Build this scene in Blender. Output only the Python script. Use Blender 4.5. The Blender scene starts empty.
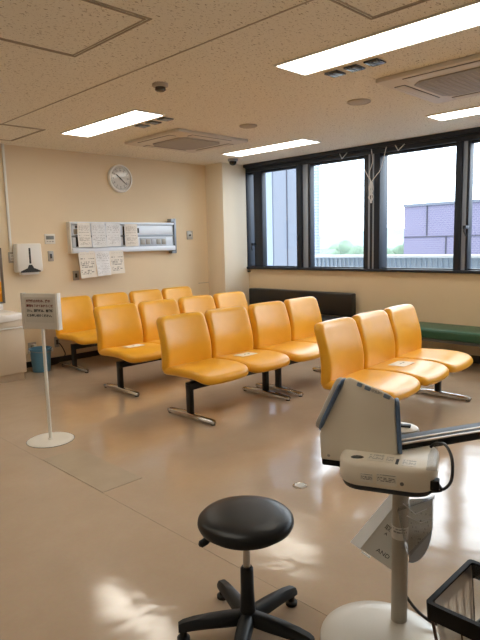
import bpy, bmesh, math, random
from mathutils import Vector, Matrix, noise
random.seed(7)
PI = math.pi
scn = bpy.context.scene
COL = scn.collection

# ------------------------------------------------------------------ materials
def nt(name):
    m = bpy.data.materials.new(name); m.use_nodes = True
    t = m.node_tree
    return m, t, t.nodes['Principled BSDF'], t.nodes['Material Output']

def setp(b, **k):
    names = dict(col='Base Color', rough='Roughness', metal='Metallic', spec='Specular IOR Level', alpha='Alpha', trans='Transmission Weight',
                 coat='Coat Weight', coatr='Coat Roughness', emit='Emission Color', estr='Emission Strength', ior='IOR', sheen='Sheen Weight', sss='Subsurface Weight')
    for a, v in k.items():
        if a in ('col', 'emit') and len(v) == 3: v = (*v, 1)
        b.inputs[names[a]].default_value = v

def mat(name, col, rough=.5, metal=0., bump=0., bscale=60., var=0., vscale=4., **k):
    m, t, b, o = nt(name)
    setp(b, col=col, rough=rough, metal=metal, **k)
    N, L = t.nodes, t.links
    tc = N.new('ShaderNodeTexCoord')
    if var:
        n = N.new('ShaderNodeTexNoise'); n.inputs['Scale'].default_value = vscale; n.inputs['Detail'].default_value = 4
        L.new(tc.outputs['Object'], n.inputs['Vector'])
        r = N.new('ShaderNodeValToRGB')
        r.color_ramp.elements[0].position = .3; r.color_ramp.elements[1].position = .7
        r.color_ramp.elements[0].color = (*[c*(1-var) for c in col], 1); r.color_ramp.elements[1].color = (*[min(1, c*(1+var)) for c in col], 1)
        L.new(n.outputs['Fac'], r.inputs['Fac']); L.new(r.outputs['Color'], b.inputs['Base Color'])
    if bump:
        n2 = N.new('ShaderNodeTexNoise'); n2.inputs['Scale'].default_value = bscale; n2.inputs['Detail'].default_value = 3
        L.new(tc.outputs['Object'], n2.inputs['Vector'])
        bp = N.new('ShaderNodeBump'); bp.inputs['Strength'].default_value = bump; bp.inputs['Distance'].default_value = .01
        L.new(n2.outputs['Fac'], bp.inputs['Height']); L.new(bp.outputs['Normal'], b.inputs['Normal'])
    return m

def emis(name, col, s):
    m, t, b, o = nt(name); setp(b, col=(.8, .8, .8), emit=col, estr=s); return m

def glassmat(name, tint=(.93, .97, 1.0), refl=.08, rough=0.):
    m = bpy.data.materials.new(name); m.use_nodes = True
    t = m.node_tree; N, L = t.nodes, t.links
    for n in list(N): N.remove(n)
    o = N.new('ShaderNodeOutputMaterial'); tr = N.new('ShaderNodeBsdfTransparent'); tr.inputs['Color'].default_value = (*tint, 1)
    g = N.new('ShaderNodeBsdfGlossy'); g.inputs['Roughness'].default_value = rough
    mx = N.new('ShaderNodeMixShader'); fr = N.new('ShaderNodeLayerWeight'); fr.inputs['Blend'].default_value = .18
    mu = N.new('ShaderNodeMath'); mu.operation = 'MULTIPLY_ADD'; mu.inputs[1].default_value = .5; mu.inputs[2].default_value = refl*.3
    L.new(fr.outputs['Fresnel'], mu.inputs[0]); L.new(mu.outputs[0], mx.inputs[0]); L.new(tr.outputs[0], mx.inputs[1]); L.new(g.outputs[0], mx.inputs[2])
    L.new(mx.outputs[0], o.inputs['Surface'])
    return m

def thin(m, k=.45):
    t = m.node_tree; N, L = t.nodes, t.links; b = N['Principled BSDF']; o = N['Material Output']
    tl = N.new('ShaderNodeBsdfTranslucent'); mx = N.new('ShaderNodeMixShader'); mx.inputs[0].default_value = k
    if b.inputs['Base Color'].links: L.new(b.inputs['Base Color'].links[0].from_socket, tl.inputs['Color'])
    else: tl.inputs['Color'].default_value = b.inputs['Base Color'].default_value
    L.new(b.outputs[0], mx.inputs[1]); L.new(tl.outputs[0], mx.inputs[2]); L.new(mx.outputs[0], o.inputs['Surface'])
    return m

def printed(name, paper, ink, rows=14, u='X', v='Z', dens=.5, margin=.1, cols=26, rough=.6):
    """paper with rows of small printed marks (object bounding-box coordinates)"""
    m, t, b, o = nt(name); setp(b, col=paper, rough=rough)
    N, L = t.nodes, t.links
    tc = N.new('ShaderNodeTexCoord'); sp = N.new('ShaderNodeSeparateXYZ'); L.new(tc.outputs['Generated'], sp.inputs[0])
    def math_(op, a, bb=None):
        n = N.new('ShaderNodeMath'); n.operation = op
        for i, x in enumerate((a, bb)):
            if x is None: continue
            if isinstance(x, (int, float)): n.inputs[i].default_value = x
            else: L.new(x, n.inputs[i])
        return n.outputs[0]
    U, V = sp.outputs[u], sp.outputs[v]
    vr = math_('MULTIPLY', V, rows); row = math_('FLOOR', vr); fr = math_('FRACT', vr)
    band = math_('MULTIPLY', math_('GREATER_THAN', fr, .3), math_('LESS_THAN', fr, .8))
    uc = math_('FLOOR', math_('MULTIPLY', U, cols))
    cb = N.new('ShaderNodeCombineXYZ'); L.new(uc, cb.inputs[0]); L.new(row, cb.inputs[1])
    wn = N.new('ShaderNodeTexWhiteNoise'); wn.noise_dimensions = '2D'; L.new(cb.outputs[0], wn.inputs['Vector'])
    cb2 = N.new('ShaderNodeCombineXYZ'); L.new(row, cb2.inputs[0])
    wn2 = N.new('ShaderNodeTexWhiteNoise'); wn2.noise_dimensions = '2D'; L.new(cb2.outputs[0], wn2.inputs['Vector'])
    on = math_('LESS_THAN', wn.outputs['Value'], dens*1.4)
    rowon = math_('LESS_THAN', wn2.outputs['Value'], .8)
    inm = math_('MULTIPLY', math_('MULTIPLY', math_('GREATER_THAN', U, margin), math_('LESS_THAN', U, 1-margin)),
                math_('MULTIPLY', math_('GREATER_THAN', V, margin), math_('LESS_THAN', V, 1-margin)))
    f = math_('MULTIPLY', math_('MULTIPLY', band, on), math_('MULTIPLY', rowon, inm))
    mx = N.new('ShaderNodeMix'); mx.data_type = 'RGBA'
    mx.inputs['A'].default_value = (*paper, 1); mx.inputs['B'].default_value = (*ink, 1)
    L.new(f, mx.inputs['Factor']); L.new(mx.outputs['Result'], b.inputs['Base Color'])
    return m

M = {}
M['wall'] = mat('cream_wall_paint', (.80, .655, .455), .75, bump=.08, bscale=180, var=.025, vscale=1.2)
M['pillar'] = mat('daylit_pillar_paint', (.88, .81, .68), .75, bump=.06, bscale=180)  # lighter than the walls: window daylight put into the pillar's colour
M['shell'] = mat('pale_wall', (.70, .62, .50), .8)
M['base'] = mat('black_vinyl_baseboard', (.022, .02, .018), .4)
M['yellow'] = mat('yellow_vinyl', (.84, .412, .025), .33, bump=.02, bscale=320, var=.04, vscale=5, spec=.45)
M['black_metal'] = mat('black_painted_steel', (.012, .012, .013), .4, spec=.3)
M['chrome'] = mat('polished_chrome', (.60, .59, .57), .24, 1.0, bump=.01, bscale=30)
M['rubber'] = mat('black_rubber', (.012, .012, .012), .7)
M['stool_vinyl'] = mat('black_stool_vinyl', (.006, .008, .010), .36, spec=.32, bump=.02, bscale=350)
M['stool_plastic'] = mat('black_nylon_plastic', (.013, .016, .020), .45, spec=.3, bump=.02, bscale=200)
M['steel'] = mat('brushed_steel', (.45, .43, .40), .3, 1.0)
M['white_metal'] = mat('white_enamel', (.80, .78, .72), .4)
M['sign_white'] = mat('sign_board_plastic', (.62, .58, .52), .45)
M['sign_edge'] = mat('sign_frame_plastic', (.86, .83, .76), .4)
M['sheet_grey'] = mat('grey_notice_paper', (.56, .52, .46), .7)
M['red_ink'] = mat('dark_red_ink', (.17, .035, .022), .7)
M['black_ink'] = mat('black_ink', (.02, .02, .02), .7)
M['grey_ink'] = mat('grey_ink', (.18, .18, .18), .7)
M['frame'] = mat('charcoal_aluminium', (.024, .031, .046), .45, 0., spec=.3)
M['frame_lit'] = mat('lit_aluminium_sash', (.32, .38, .48), .4, .0)  # lit copy of the frame, brightness put into the base colour
M['glass'] = glassmat('window_glass')
M['clear'] = glassmat('clear_acrylic', (.90, .91, .92), .22, .05)
M['liner'] = glassmat('clear_bin_bag', (.80, .80, .78), .3, .3)
M['mirror'] = mat('mirror_silver', (.9, .9, .9), .02, 1.0)
M['mirror_frame'] = mat('grey_mirror_frame', (.16, .125, .09), .4)
M['cab'] = mat('beige_cabinet_laminate', (.66, .565, .44), .35, var=.02)
M['porcelain'] = mat('white_basin_resin', (.84, .80, .74), .18)
M['handle'] = mat('pale_aluminium_handle', (.82, .80, .76), .35, .0)
M['bucket'] = mat('blue_bucket_plastic', (.11, .30, .48), .38)
M['white_plastic'] = mat('white_plastic', (.78, .75, .69), .35)
M['dark_slot'] = mat('dark_recess', (.02, .017, .015), .5)
M['plate'] = mat('grey_metal_plate', (.40, .375, .33), .38, .3)
M['lcd'] = mat('grey_display', (.20, .215, .20), .2)
M['rail'] = mat('pale_blue_white_metal', (.76, .83, .93), .35, .05)
M['rail_grey'] = mat('grey_metal_rail', (.26, .29, .33), .35, .5)
M['panel_shade'] = mat('grey_blue_panel', (.52, .57, .65), .4)
M['paper'] = printed('printed_notice_paper', (.84, .81, .75), (.42, .39, .36), rows=24, dens=.4, cols=34)
M['paper2'] = printed('printed_notice_paper_bold', (.82, .79, .73), (.22, .21, .20), rows=16, dens=.36, cols=26)
M['paper3'] = printed('blueish_notice_paper', (.82, .85, .88), (.45, .47, .50), rows=24, dens=.3, cols=34)
M['seat_sheet'] = printed('seat_notice_paper', (.88, .82, .70), (.20, .14, .09), rows=5, u='X', v='Y', dens=.3, cols=9, margin=.2)
M['leaf'] = printed('grey_leaflet_paper', (.74, .71, .65), (.36, .34, .32), rows=16, dens=.12, cols=30)
M['leaf_white'] = mat('white_leaflet_paper', (.92, .91, .88), .6)
M['leaf_grey'] = mat('grey_leaflet_cover', (.66, .63, .57), .55)
M['leaf_dark'] = mat('blue_grey_leaflet_disc', (.46, .46, .46), .5)
M['tape'] = printed('white_printed_tape', (.70, .68, .64), (.25, .25, .25), rows=4, dens=.5)
M['bp_body'] = mat('warm_white_instrument_plastic', (.82, .76, .65), .38, bump=.015, bscale=250)
M['bp_blue'] = mat('slate_blue_rim_plastic', (.10, .17, .30), .4)
M['bp_blue_pale'] = mat('pale_blue_button_plastic', (.20, .28, .38), .4)
M['bp_dark'] = mat('black_instrument_base', (.010, .010, .011), .5, spec=.25)
M['bp_grey'] = mat('grey_cuff_fabric', (.46, .45, .42), .6)
M['bp_label'] = printed('instrument_caution_label', (.74, .71, .64), (.12, .12, .12), rows=7, dens=.5, cols=20, margin=.06)
M['bp_label_top'] = printed('instrument_top_label', (.78, .74, .66), (.22, .22, .22), rows=8, u='X', v='Y', dens=.45, cols=14, margin=.06)
M['stand_pole'] = mat('warm_grey_painted_pole', (.40, .365, .31), .38, .35)
M['stand_base'] = mat('pale_grey_stand_base', (.60, .575, .52), .33, .15, var=.02)
M['cable'] = mat('black_cable', (.012, .012, .012), .45)
M['bin'] = mat('black_bin_plastic', (.009, .0085, .0085), .55, spec=.15, bump=.05, bscale=90)
M['wire'] = mat('dark_brown_wire', (.045, .022, .013), .4)
M['black_bench'] = mat('black_bench_vinyl', (.015, .014, .014), .42, bump=.02, bscale=150)
M['green_bench'] = mat('green_bench_vinyl', (.022, .095, .05), .38, bump=.02, bscale=200)
M['green_leg'] = mat('grey_bench_frame', (.12, .12, .12), .4)
M['ac'] = mat('cream_cassette_plastic', (.66, .60, .52), .5)
M['ac_grill'] = mat('grey_cassette_grille', (.36, .33, .295), .6)
M['ac_line'] = mat('dark_louvre_gap', (.10, .09, .08), .6)
M['fix_grey'] = mat('grey_fixture_plate', (.085, .085, .085), .25, .5)
M['vent'] = mat('beige_round_cover', (.46, .41, .345), .6)
M['hatch_frame'] = mat('brown_grey_hatch_frame', (.42, .36, .28), .6)
M['light'] = emis('light_panel_glow', (1.0, .94, .82), 5.0)
M['white_cord'] = mat('white_cord', (.75, .75, .76), .6)
M['clock_face'] = mat('clock_face', (.62, .60, .55), .35, coat=.6, coatr=.05)
M['clock_rim'] = mat('clock_rim_plastic', (.85, .85, .83), .3)
M['black_glass'] = mat('black_dome', (.006, .006, .007), .08)

for k_ in ('leaf', 'leaf_white', 'leaf_grey', 'leaf_dark'): thin(M[k_])
# floor: glossy vinyl sheet with blotches and faint ripples
def floor_mat():
    m, t, b, o = nt('polished_beige_vinyl'); N, L = t.nodes, t.links
    tc = N.new('ShaderNodeTexCoord')
    n = N.new('ShaderNodeTexNoise'); n.inputs['Scale'].default_value = .9; n.inputs['Detail'].default_value = 5; n.inputs['Roughness'].default_value = .6
    L.new(tc.outputs['Object'], n.inputs['Vector'])
    r = N.new('ShaderNodeValToRGB'); e = r.color_ramp.elements
    e[0].position = .3; e[0].color = (.46, .345, .245, 1); e[1].position = .72; e[1].color = (.56, .435, .32, 1)
    L.new(n.outputs['Fac'], r.inputs['Fac'])
    n3 = N.new('ShaderNodeTexNoise'); n3.inputs['Scale'].default_value = 55; n3.inputs['Detail'].default_value = 3
    L.new(tc.outputs['Object'], n3.inputs['Vector'])
    mx = N.new('ShaderNodeMix'); mx.data_type = 'RGBA'; mx.blend_type = 'MULTIPLY'; mx.inputs['Factor'].default_value = .12
    L.new(r.outputs['Color'], mx.inputs['A']); L.new(n3.outputs['Color'], mx.inputs['B']); L.new(mx.outputs['Result'], b.inputs['Base Color'])
    n2 = N.new('ShaderNodeTexNoise'); n2.inputs['Scale'].default_value = 1.7; n2.inputs['Detail'].default_value = 3
    L.new(tc.outputs['Object'], n2.inputs['Vector'])
    mr = N.new('ShaderNodeMapRange'); mr.inputs['To Min'].default_value = .06; mr.inputs['To Max'].default_value = .20
    L.new(n2.outputs['Fac'], mr.inputs['Value']); L.new(mr.outputs['Result'], b.inputs['Roughness'])
    nb = N.new('ShaderNodeTexNoise'); nb.inputs['Scale'].default_value = 3.2; nb.inputs['Detail'].default_value = 2; nb.inputs['Distortion'].default_value = .6
    L.new(tc.outputs['Object'], nb.inputs['Vector'])
    bp = N.new('ShaderNodeBump'); bp.inputs['Strength'].default_value = .22; bp.inputs['Distance'].default_value = .02
    L.new(nb.outputs['Fac'], bp.inputs['Height']); L.new(bp.outputs['Normal'], b.inputs['Normal'])
    b.inputs['Specular IOR Level'].default_value = .65
    return m
M['floor'] = floor_mat()
M['patch'] = mat('greyer_floor_patch', (.44, .36, .265), .25, var=.05, vscale=6)

# ceiling: rock-wool board with dark fissures
def ceiling_mat():
    m, t, b, o = nt('fissured_ceiling_board'); N, L = t.nodes, t.links
    setp(b, rough=.9)
    tc = N.new('ShaderNodeTexCoord')
    mp = N.new('ShaderNodeMapping'); mp.inputs['Scale'].default_value = (1, 2.0, 1); mp.inputs['Rotation'].default_value = (0, 0, .5)
    L.new(tc.outputs['Object'], mp.inputs['Vector'])
    n = N.new('ShaderNodeTexNoise'); n.inputs['Scale'].default_value = 48; n.inputs['Detail'].default_value = 2.0; n.inputs['Distortion'].default_value = .8
    L.new(mp.outputs['Vector'], n.inputs['Vector'])
    r = N.new('ShaderNodeValToRGB'); e = r.color_ramp.elements
    e[0].position = .33; e[0].color = (.36, .30, .225, 1); e[1].position = .385; e[1].color = (.84, .80, .70, 1)
    L.new(n.outputs['Fac'], r.inputs['Fac']); L.new(r.outputs['Color'], b.inputs['Base Color'])
    bp = N.new('ShaderNodeBump'); bp.inputs['Strength'].default_value = .3; bp.inputs['Distance'].default_value = .004
    L.new(n.outputs['Fac'], bp.inputs['Height']); L.new(bp.outputs['Normal'], b.inputs['Normal'])
    return m
M['ceiling'] = ceiling_mat()

def tile_mat(name, c1, c2, mortar, scale, axis):
    m, t, b, o = nt(name); N, L = t.nodes, t.links
    setp(b, rough=.7)
    tc = N.new('ShaderNodeTexCoord'); sp = N.new('ShaderNodeSeparateXYZ'); cb = N.new('ShaderNodeCombineXYZ')
    L.new(tc.outputs['Object'], sp.inputs[0]); L.new(sp.outputs[axis], cb.inputs[0]); L.new(sp.outputs['Z'], cb.inputs[1])
    br = N.new('ShaderNodeTexBrick'); br.inputs['Scale'].default_value = scale
    br.inputs['Color1'].default_value = (*c1, 1); br.inputs['Color2'].default_value = (*c2, 1); br.inputs['Mortar'].default_value = (*mortar, 1)
    br.inputs['Mortar Size'].default_value = .03
    L.new(cb.outputs[0], br.inputs['Vector']); L.new(br.outputs['Color'], b.inputs['Base Color'])
    return m
M['purple'] = tile_mat('purple_facade_tile', (.085, .075, .125), (.095, .082, .135), (.13, .12, .17), 3.2, 'Y')
M['tilecol'] = tile_mat('pale_blue_column_tile', (.19, .23, .31), (.21, .25, .33), (.10, .13, .20), 4.5, 'Y')
M['joint'] = mat('dark_facade_joint', (.03, .03, .045), .8)
M['wing'] = mat('blue_grey_cladding', (.075, .083, .108), .6)
M['wing_lit'] = mat('lit_blue_cladding', (.115, .135, .185), .6)  # lit copy of the wing cladding, light painted in as a paler colour
M['parapet'] = mat('blue_grey_parapet', (.20, .25, .315), .6)
M['parapet_rib'] = mat('blue_parapet_rib', (.17, .215, .275), .6)
M['parapet_cap'] = mat('white_parapet_cap', (.40, .42, .44), .6)
M['haze_hill'] = mat('hazy_green_hill', (.135, .18, .18), .9, var=.2, vscale=.08)
M['haze_tree'] = mat('hazy_green_foliage', (.095, .14, .10), .9, var=.25, vscale=1)
M['ground'] = mat('pale_ground', (.30, .32, .32), .9)

# ------------------------------------------------------------------ mesh builder
class MB:
    def __init__(s): s.bm = bmesh.new()
    def add(s, sub, mtx=None):
        if mtx is not None: sub.transform(mtx)
        me = bpy.data.meshes.new('tmp'); sub.to_mesh(me); sub.free(); s.bm.from_mesh(me); bpy.data.meshes.remove(me); return s
    def box(s, x0, x1, y0, y1, z0, z1, bev=0., seg=2, mtx=None):
        b = bmesh.new(); bmesh.ops.create_cube(b, size=1)
        for v in b.verts: v.co = Vector(((x0+x1)/2+v.co.x*(x1-x0), (y0+y1)/2+v.co.y*(y1-y0), (z0+z1)/2+v.co.z*(z1-z0)))
        if bev: bmesh.ops.bevel(b, geom=b.edges[:], offset=bev, segments=seg, profile=.5, affect='EDGES', clamp_overlap=True)
        return s.add(b, mtx)
    def tube(s, pts, r, n=10, caps=True):
        pts = [Vector(p) for p in pts]; rr = r if isinstance(r, (list, tuple)) else [r]*len(pts)
        if len(pts) > 3 and not isinstance(r, (list, tuple)):      # smooth the path through its points
            P = [pts[0]*2-pts[1]]+pts+[pts[-1]*2-pts[-2]]; out = []
            for i in range(1, len(P)-2):
                for k in range(6):
                    t = k/6; a, b, c, d = P[i-1:i+3]
                    out.append(.5*((2*b)+(c-a)*t+(2*a-5*b+4*c-d)*t*t+(3*b-a-3*c+d)*t**3))
            pts = out+[pts[-1]]; rr = [r]*len(pts)
        b = bmesh.new(); rings = []; up = None
        for i, p in enumerate(pts):
            d = (pts[min(i+1, len(pts)-1)]-pts[max(i-1, 0)]).normalized()
            if up is None:
                up = Vector((0, 0, 1)) if abs(d.z) < .9 else Vector((1, 0, 0))
            a = d.cross(up).normalized(); up = a.cross(d).normalized()
            rings.append([b.verts.new(p+rr[i]*(math.cos(2*PI*k/n)*a+math.sin(2*PI*k/n)*up)) for k in range(n)])
        for i in range(len(rings)-1):
            for k in range(n): b.faces.new((rings[i][k], rings[i][(k+1) % n], rings[i+1][(k+1) % n], rings[i+1][k]))
        if caps: b.faces.new(rings[0][::-1]); b.faces.new(rings[-1])
        bmesh.ops.recalc_face_normals(b, faces=b.faces[:])
        return s.add(b)
    def lathe(s, prof, n=48, c=(0, 0, 0), mtx=None):
        b = bmesh.new(); rings = []
        for r, z in prof:
            if r < 1e-6: rings.append([b.verts.new((c[0], c[1], c[2]+z))])
            else: rings.append([b.verts.new((c[0]+r*math.cos(2*PI*k/n), c[1]+r*math.sin(2*PI*k/n), c[2]+z)) for k in range(n)])
        for A, B in zip(rings, rings[1:]):
            for k in range(n):
                q = [A[k % len(A)], A[(k+1) % len(A)], B[(k+1) % len(B)], B[k % len(B)]]
                u = []
                for v in q:
                    if v not in u: u.append(v)
                if len(u) > 2: b.faces.new(u)
        bmesh.ops.recalc_face_normals(b, faces=b.faces[:])
        return s.add(b, mtx)
    def rings(s, rings, capa=True, capb=True, mtx=None):
        b = bmesh.new(); R = [[b.verts.new(p) for p in r] for r in rings]; n = len(R[0])
        for A, B in zip(R, R[1:]):
            for k in range(n): b.faces.new((A[k], A[(k+1) % n], B[(k+1) % n], B[k]))
        if capa: b.faces.new(R[0][::-1])
        if capb: b.faces.new(R[-1])
        bmesh.ops.recalc_face_normals(b, faces=b.faces[:])
        return s.add(b, mtx)
    def pad(s, hx, hz, R, t, r, fn=None, crown=0., crownb=0., mtx=None, cs=6, es=6, arc=4):
        """rounded slab in the XZ plane, thickness along Y (front at -t/2): plan corners R, edge radius r; fn deforms each point"""
        def outline(d):
            out = []; h1, h2, rr = hx-d, hz-d, max(R-d, .004)
            cor = [(h1-rr, h2-rr, 0), (-h1+rr, h2-rr, PI/2), (-h1+rr, -h2+rr, PI), (h1-rr, -h2+rr, 1.5*PI)]
            for i, (cx, cz, a0) in enumerate(cor):
                for k in range(cs+1):
                    a = a0+PI/2*k/cs; out.append((cx+rr*math.cos(a), cz+rr*math.sin(a)))
                nx, nz, na = cor[(i+1) % 4]
                p = out[-1]; q = (nx+rr*math.cos(na), nz+rr*math.sin(na))
                for k in range(1, es): out.append((p[0]+(q[0]-p[0])*k/es, p[1]+(q[1]-p[1])*k/es))
            return out
        o0 = outline(r); L = []
        fr = (.12, .35, .6, .82)
        for k in fr: L.append([(x*k, -t/2-crown*(1-k*k), z*k) for x, z in o0])
        for j in range(arc+1):
            a = PI/2*j/arc; L.append([(x, -t/2+r-r*math.cos(a), z) for x, z in outline(r-r*math.sin(a))])
        for j in range(arc+1):
            a = PI/2*j/arc; L.append([(x, t/2-r+r*math.sin(a), z) for x, z in outline(r-r*math.cos(a))])
        for k in reversed(fr): L.append([(x*k, t/2+crownb*(1-k*k), z*k) for x, z in o0])
        if fn: L = [[fn(*p) for p in l] for l in L]
        return s.rings(L, mtx=mtx)
    def prism(s, poly, y0, y1, bev=0., seg=3, mtx=None):
        """polygon in XZ extruded along Y"""
        b = bmesh.new(); A = [b.verts.new((x, y0, z)) for x, z in poly]; B = [b.verts.new((x, y1, z)) for x, z in poly]; n = len(poly)
        b.faces.new(A); b.faces.new(B[::-1])
        for k in range(n): b.faces.new((A[k], B[k], B[(k+1) % n], A[(k+1) % n]))
        bmesh.ops.recalc_face_normals(b, faces=b.faces[:])
        if bev: bmesh.ops.bevel(b, geom=b.edges[:], offset=bev, segments=seg, profile=.5, affect='EDGES', clamp_overlap=True)
        return s.add(b, mtx)
    def quad(s, pts):
        b = bmesh.new(); b.faces.new([b.verts.new(p) for p in pts]); return s.add(b)
    def build(s, name, m, parent=None, angle=38, loc=None):
        me = bpy.data.meshes.new(name)
        for f in s.bm.faces: f.smooth = True
        for e in s.bm.edges:
            if len(e.link_faces) == 2 and e.calc_face_angle(0) > math.radians(angle): e.smooth = False
        s.bm.to_mesh(me); s.bm.free()
        me.materials.append(M[m] if isinstance(m, str) else m)
        o = bpy.data.objects.new(name, me); COL.objects.link(o)
        if parent: o.parent = parent
        if loc: o.location = loc
        return o

def tag(o, label=None, cat=None, group=None, kind=None):
    for k, v in (('label', label), ('category', cat), ('group', group), ('kind', kind)):
        if v: o[k] = v
    return o
def empty(name, loc=(0, 0, 0), rz=0., label=None, cat=None, group=None, kind=None):
    o = bpy.data.objects.new(name, None); COL.objects.link(o); o.location = loc; o.rotation_euler = (0, 0, rz)
    o.empty_display_size = .05
    return tag(o, label, cat, group, kind)
def kids(o): return [c for c in bpy.data.objects if c.parent == o]
def copy_tree(o, parent=None):
    c = o.copy(); COL.objects.link(c)
    if parent: c.parent = parent
    for ch in kids(o): copy_tree(ch, c)
    return c
def struct(o): o['kind'] = 'structure'; return o

def text_mesh(name, s, size, m, parent, mtx, align='LEFT', ext=.0006, bold=0.):
    cu = bpy.data.curves.new(name, 'FONT'); cu.body = s; cu.size = size; cu.extrude = ext; cu.align_x = align; cu.resolution_u = 3; cu.offset = bold
    t = bpy.data.objects.new(name, cu); COL.objects.link(t)
    bpy.context.view_layer.update()
    me = bpy.data.meshes.new_from_object(t.evaluated_get(bpy.context.evaluated_depsgraph_get()))
    bpy.data.objects.remove(t); bpy.data.curves.remove(cu)
    me.transform(mtx); me.materials.clear(); me.materials.append(M[m])
    o = bpy.data.objects.new(name, me); COL.objects.link(o); o.parent = parent
    return o
UP = Matrix.Rotation(PI/2, 4, 'X')     # text from the XY plane to a wall facing -Y

# ------------------------------------------------------------------ room
XW, YB, H = 6.69, 6.87, 2.73          # window wall, back wall, ceiling height
X0, Y0 = -1.6, -2.6
struct(MB().box(X0, XW+.3, Y0, YB+.2, -.12, 0).build('floor', 'floor'))
struct(MB().box(X0, XW+.3, Y0, YB+.2, H, H+.12).build('ceiling', 'ceiling'))
struct(MB().box(X0, XW+.3, YB, YB+.18, 0, H).build('wall_back', 'wall'))
struct(MB().box(X0-.15, X0, Y0, YB, 0, H).build('wall_left', 'shell'))
struct(MB().box(X0, XW+.3, Y0-.15, Y0, 0, H).build('wall_front', 'shell'))
SILL, HEAD = 1.10, 2.615
w = MB(); WY0, WY1 = -1.3, 6.53
w.box(XW, XW+.28, Y0, YB, 0, SILL); w.box(XW, XW+.28, Y0, YB, HEAD+.06, H); w.box(XW, XW+.28, WY1, YB, SILL, HEAD+.06); w.box(XW, XW+.28, Y0, WY0, SILL, HEAD+.06)
struct(w.build('wall_window', 'wall'))
struct(MB().box(6.147, XW, 6.476, YB, 0, H, .004).build('pillar', 'pillar'))
struct(MB().box(2.78, 6.147, YB-.012, YB, 0, .075, .003).build('baseboard_back', 'base'))
bb = MB(); bb.box(XW-.012, XW, Y0, 6.476, 0, .095, .003)
struct(bb.build('baseboard_window', 'base'))
bb = MB(); bb.box(6.135, 6.147, 6.464, YB-.012, 0, .075); bb.box(6.135, XW-.012, 6.464, 6.476, 0, .075)
struct(bb.build('baseboard_pillar', 'base'))
struct(MB().box(5.93, 6.146, YB-.006, YB, .872, .880).build('trim_1', 'hatch_frame'))
# ceiling seams
struct(MB().box(2.474, 2.484, Y0, YB, H-.004, H).build('trim_2', 'hatch_frame'))
# floor patch
struct(MB().box(1.715, 2.005, 2.95, 3.75, 0, .0025).build('trim_3', 'patch'))
sm = MB(); sm.box(1.709, 1.712, -1, 6.2, 0, .0012)
struct(sm.build('trim_4', 'patch'))

# ------------------------------------------------------------------ window
win = empty('window_1', (XW, 0, SILL)); struct(win)
def wbox(name, m, x0, x1, y0, y1, z0=SILL, z1=HEAD, bev=.004, parent=win):
    return MB().box(x0-XW, x1-XW, y0, y1, z0-SILL, z1-SILL, bev).build(name, m, parent)
fr = MB()
fr.box(-.03, .20, WY0, WY1, HEAD-SILL, HEAD-SILL+.10, .004)            # head
fr.box(-.05, .22, WY0, WY1, -.025, .012, .004)                           # sill bar
fr.box(-.03, .20, 6.47, WY1, 0, HEAD-SILL, .004)                         # jambs
fr.box(-.03, .20, WY0, WY0+.06, 0, HEAD-SILL, .004)
fr.build('frame', 'frame', win)
# fixed mullions and sliding-sash stiles: (y0, y1, material, front x, back x)
for nm, y0, y1, m, xa, xb in (
    ('sash_stile', 6.165, 6.345, 'frame', 6.70, 6.80),
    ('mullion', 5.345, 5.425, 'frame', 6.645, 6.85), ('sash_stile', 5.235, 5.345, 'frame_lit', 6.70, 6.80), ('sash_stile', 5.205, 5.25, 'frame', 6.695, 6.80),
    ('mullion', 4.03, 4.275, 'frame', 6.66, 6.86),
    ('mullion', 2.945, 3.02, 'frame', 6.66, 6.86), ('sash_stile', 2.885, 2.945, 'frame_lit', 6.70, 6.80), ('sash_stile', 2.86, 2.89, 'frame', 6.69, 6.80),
    ('mullion', 1.62, 1.70, 'frame', 6.66, 6.86), ('mullion', .35, .58, 'frame', 6.66, 6.86), ('mullion', -.55, -.47, 'frame', 6.66, 6.86)):
    wbox(nm, m, xa, xb, y0, y1)
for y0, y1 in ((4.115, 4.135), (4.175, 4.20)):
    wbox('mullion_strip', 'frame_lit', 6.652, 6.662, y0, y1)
for y0, y1 in ((6.345, 6.47), (5.425, 6.165), (4.275, 5.205), (3.02, 4.03), (1.70, 2.86), (.58, 1.62), (-.47, .35), (-1.24, -.55)):
    wbox('pane', 'glass', 6.755, 6.760, y0-.01, y1+.01, SILL+.01, HEAD, 0)
    rail = MB(); rail.box(.03, .10, y0, y1, 0, .028, .003); rail.box(.03, .10, y0, y1, HEAD-SILL-.03, HEAD-SILL, .003)
    rail.build('sash_rail', 'frame', win)
for y, z in ((5.375, 1.60), (2.875, 1.62), (6.33, 1.47)):
    hd = MB(); hd.box(-.075, -.045 if y != 6.33 else .01, y-.018, y+.018, z-1.12, z-1.08, .004)
    hd.tube([(-.07, y, z-1.10), (-.085, y-.005, z-1.15), (-.075, y-.02, z-1.20)], [.011, .010, .008], 8)
    if y == 2.875: hd.box(-.045, .02, y-.016, y+.016, z-1.118, z-1.082, .003)
    hd.build('handle', 'frame', win)
# dark blind track along the ceiling edge
bt = MB(); bt.box(XW-.10, XW-.03, WY0, 6.46, H-.05, H, .004); bt.box(XW-.085, XW-.045, WY0, 6.44, H-.062, H-.05, .003)
tag(bt.build('curtain_rail', 'frame'), 'dark curtain rail running along the ceiling above the windows', 'curtain rail')

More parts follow.
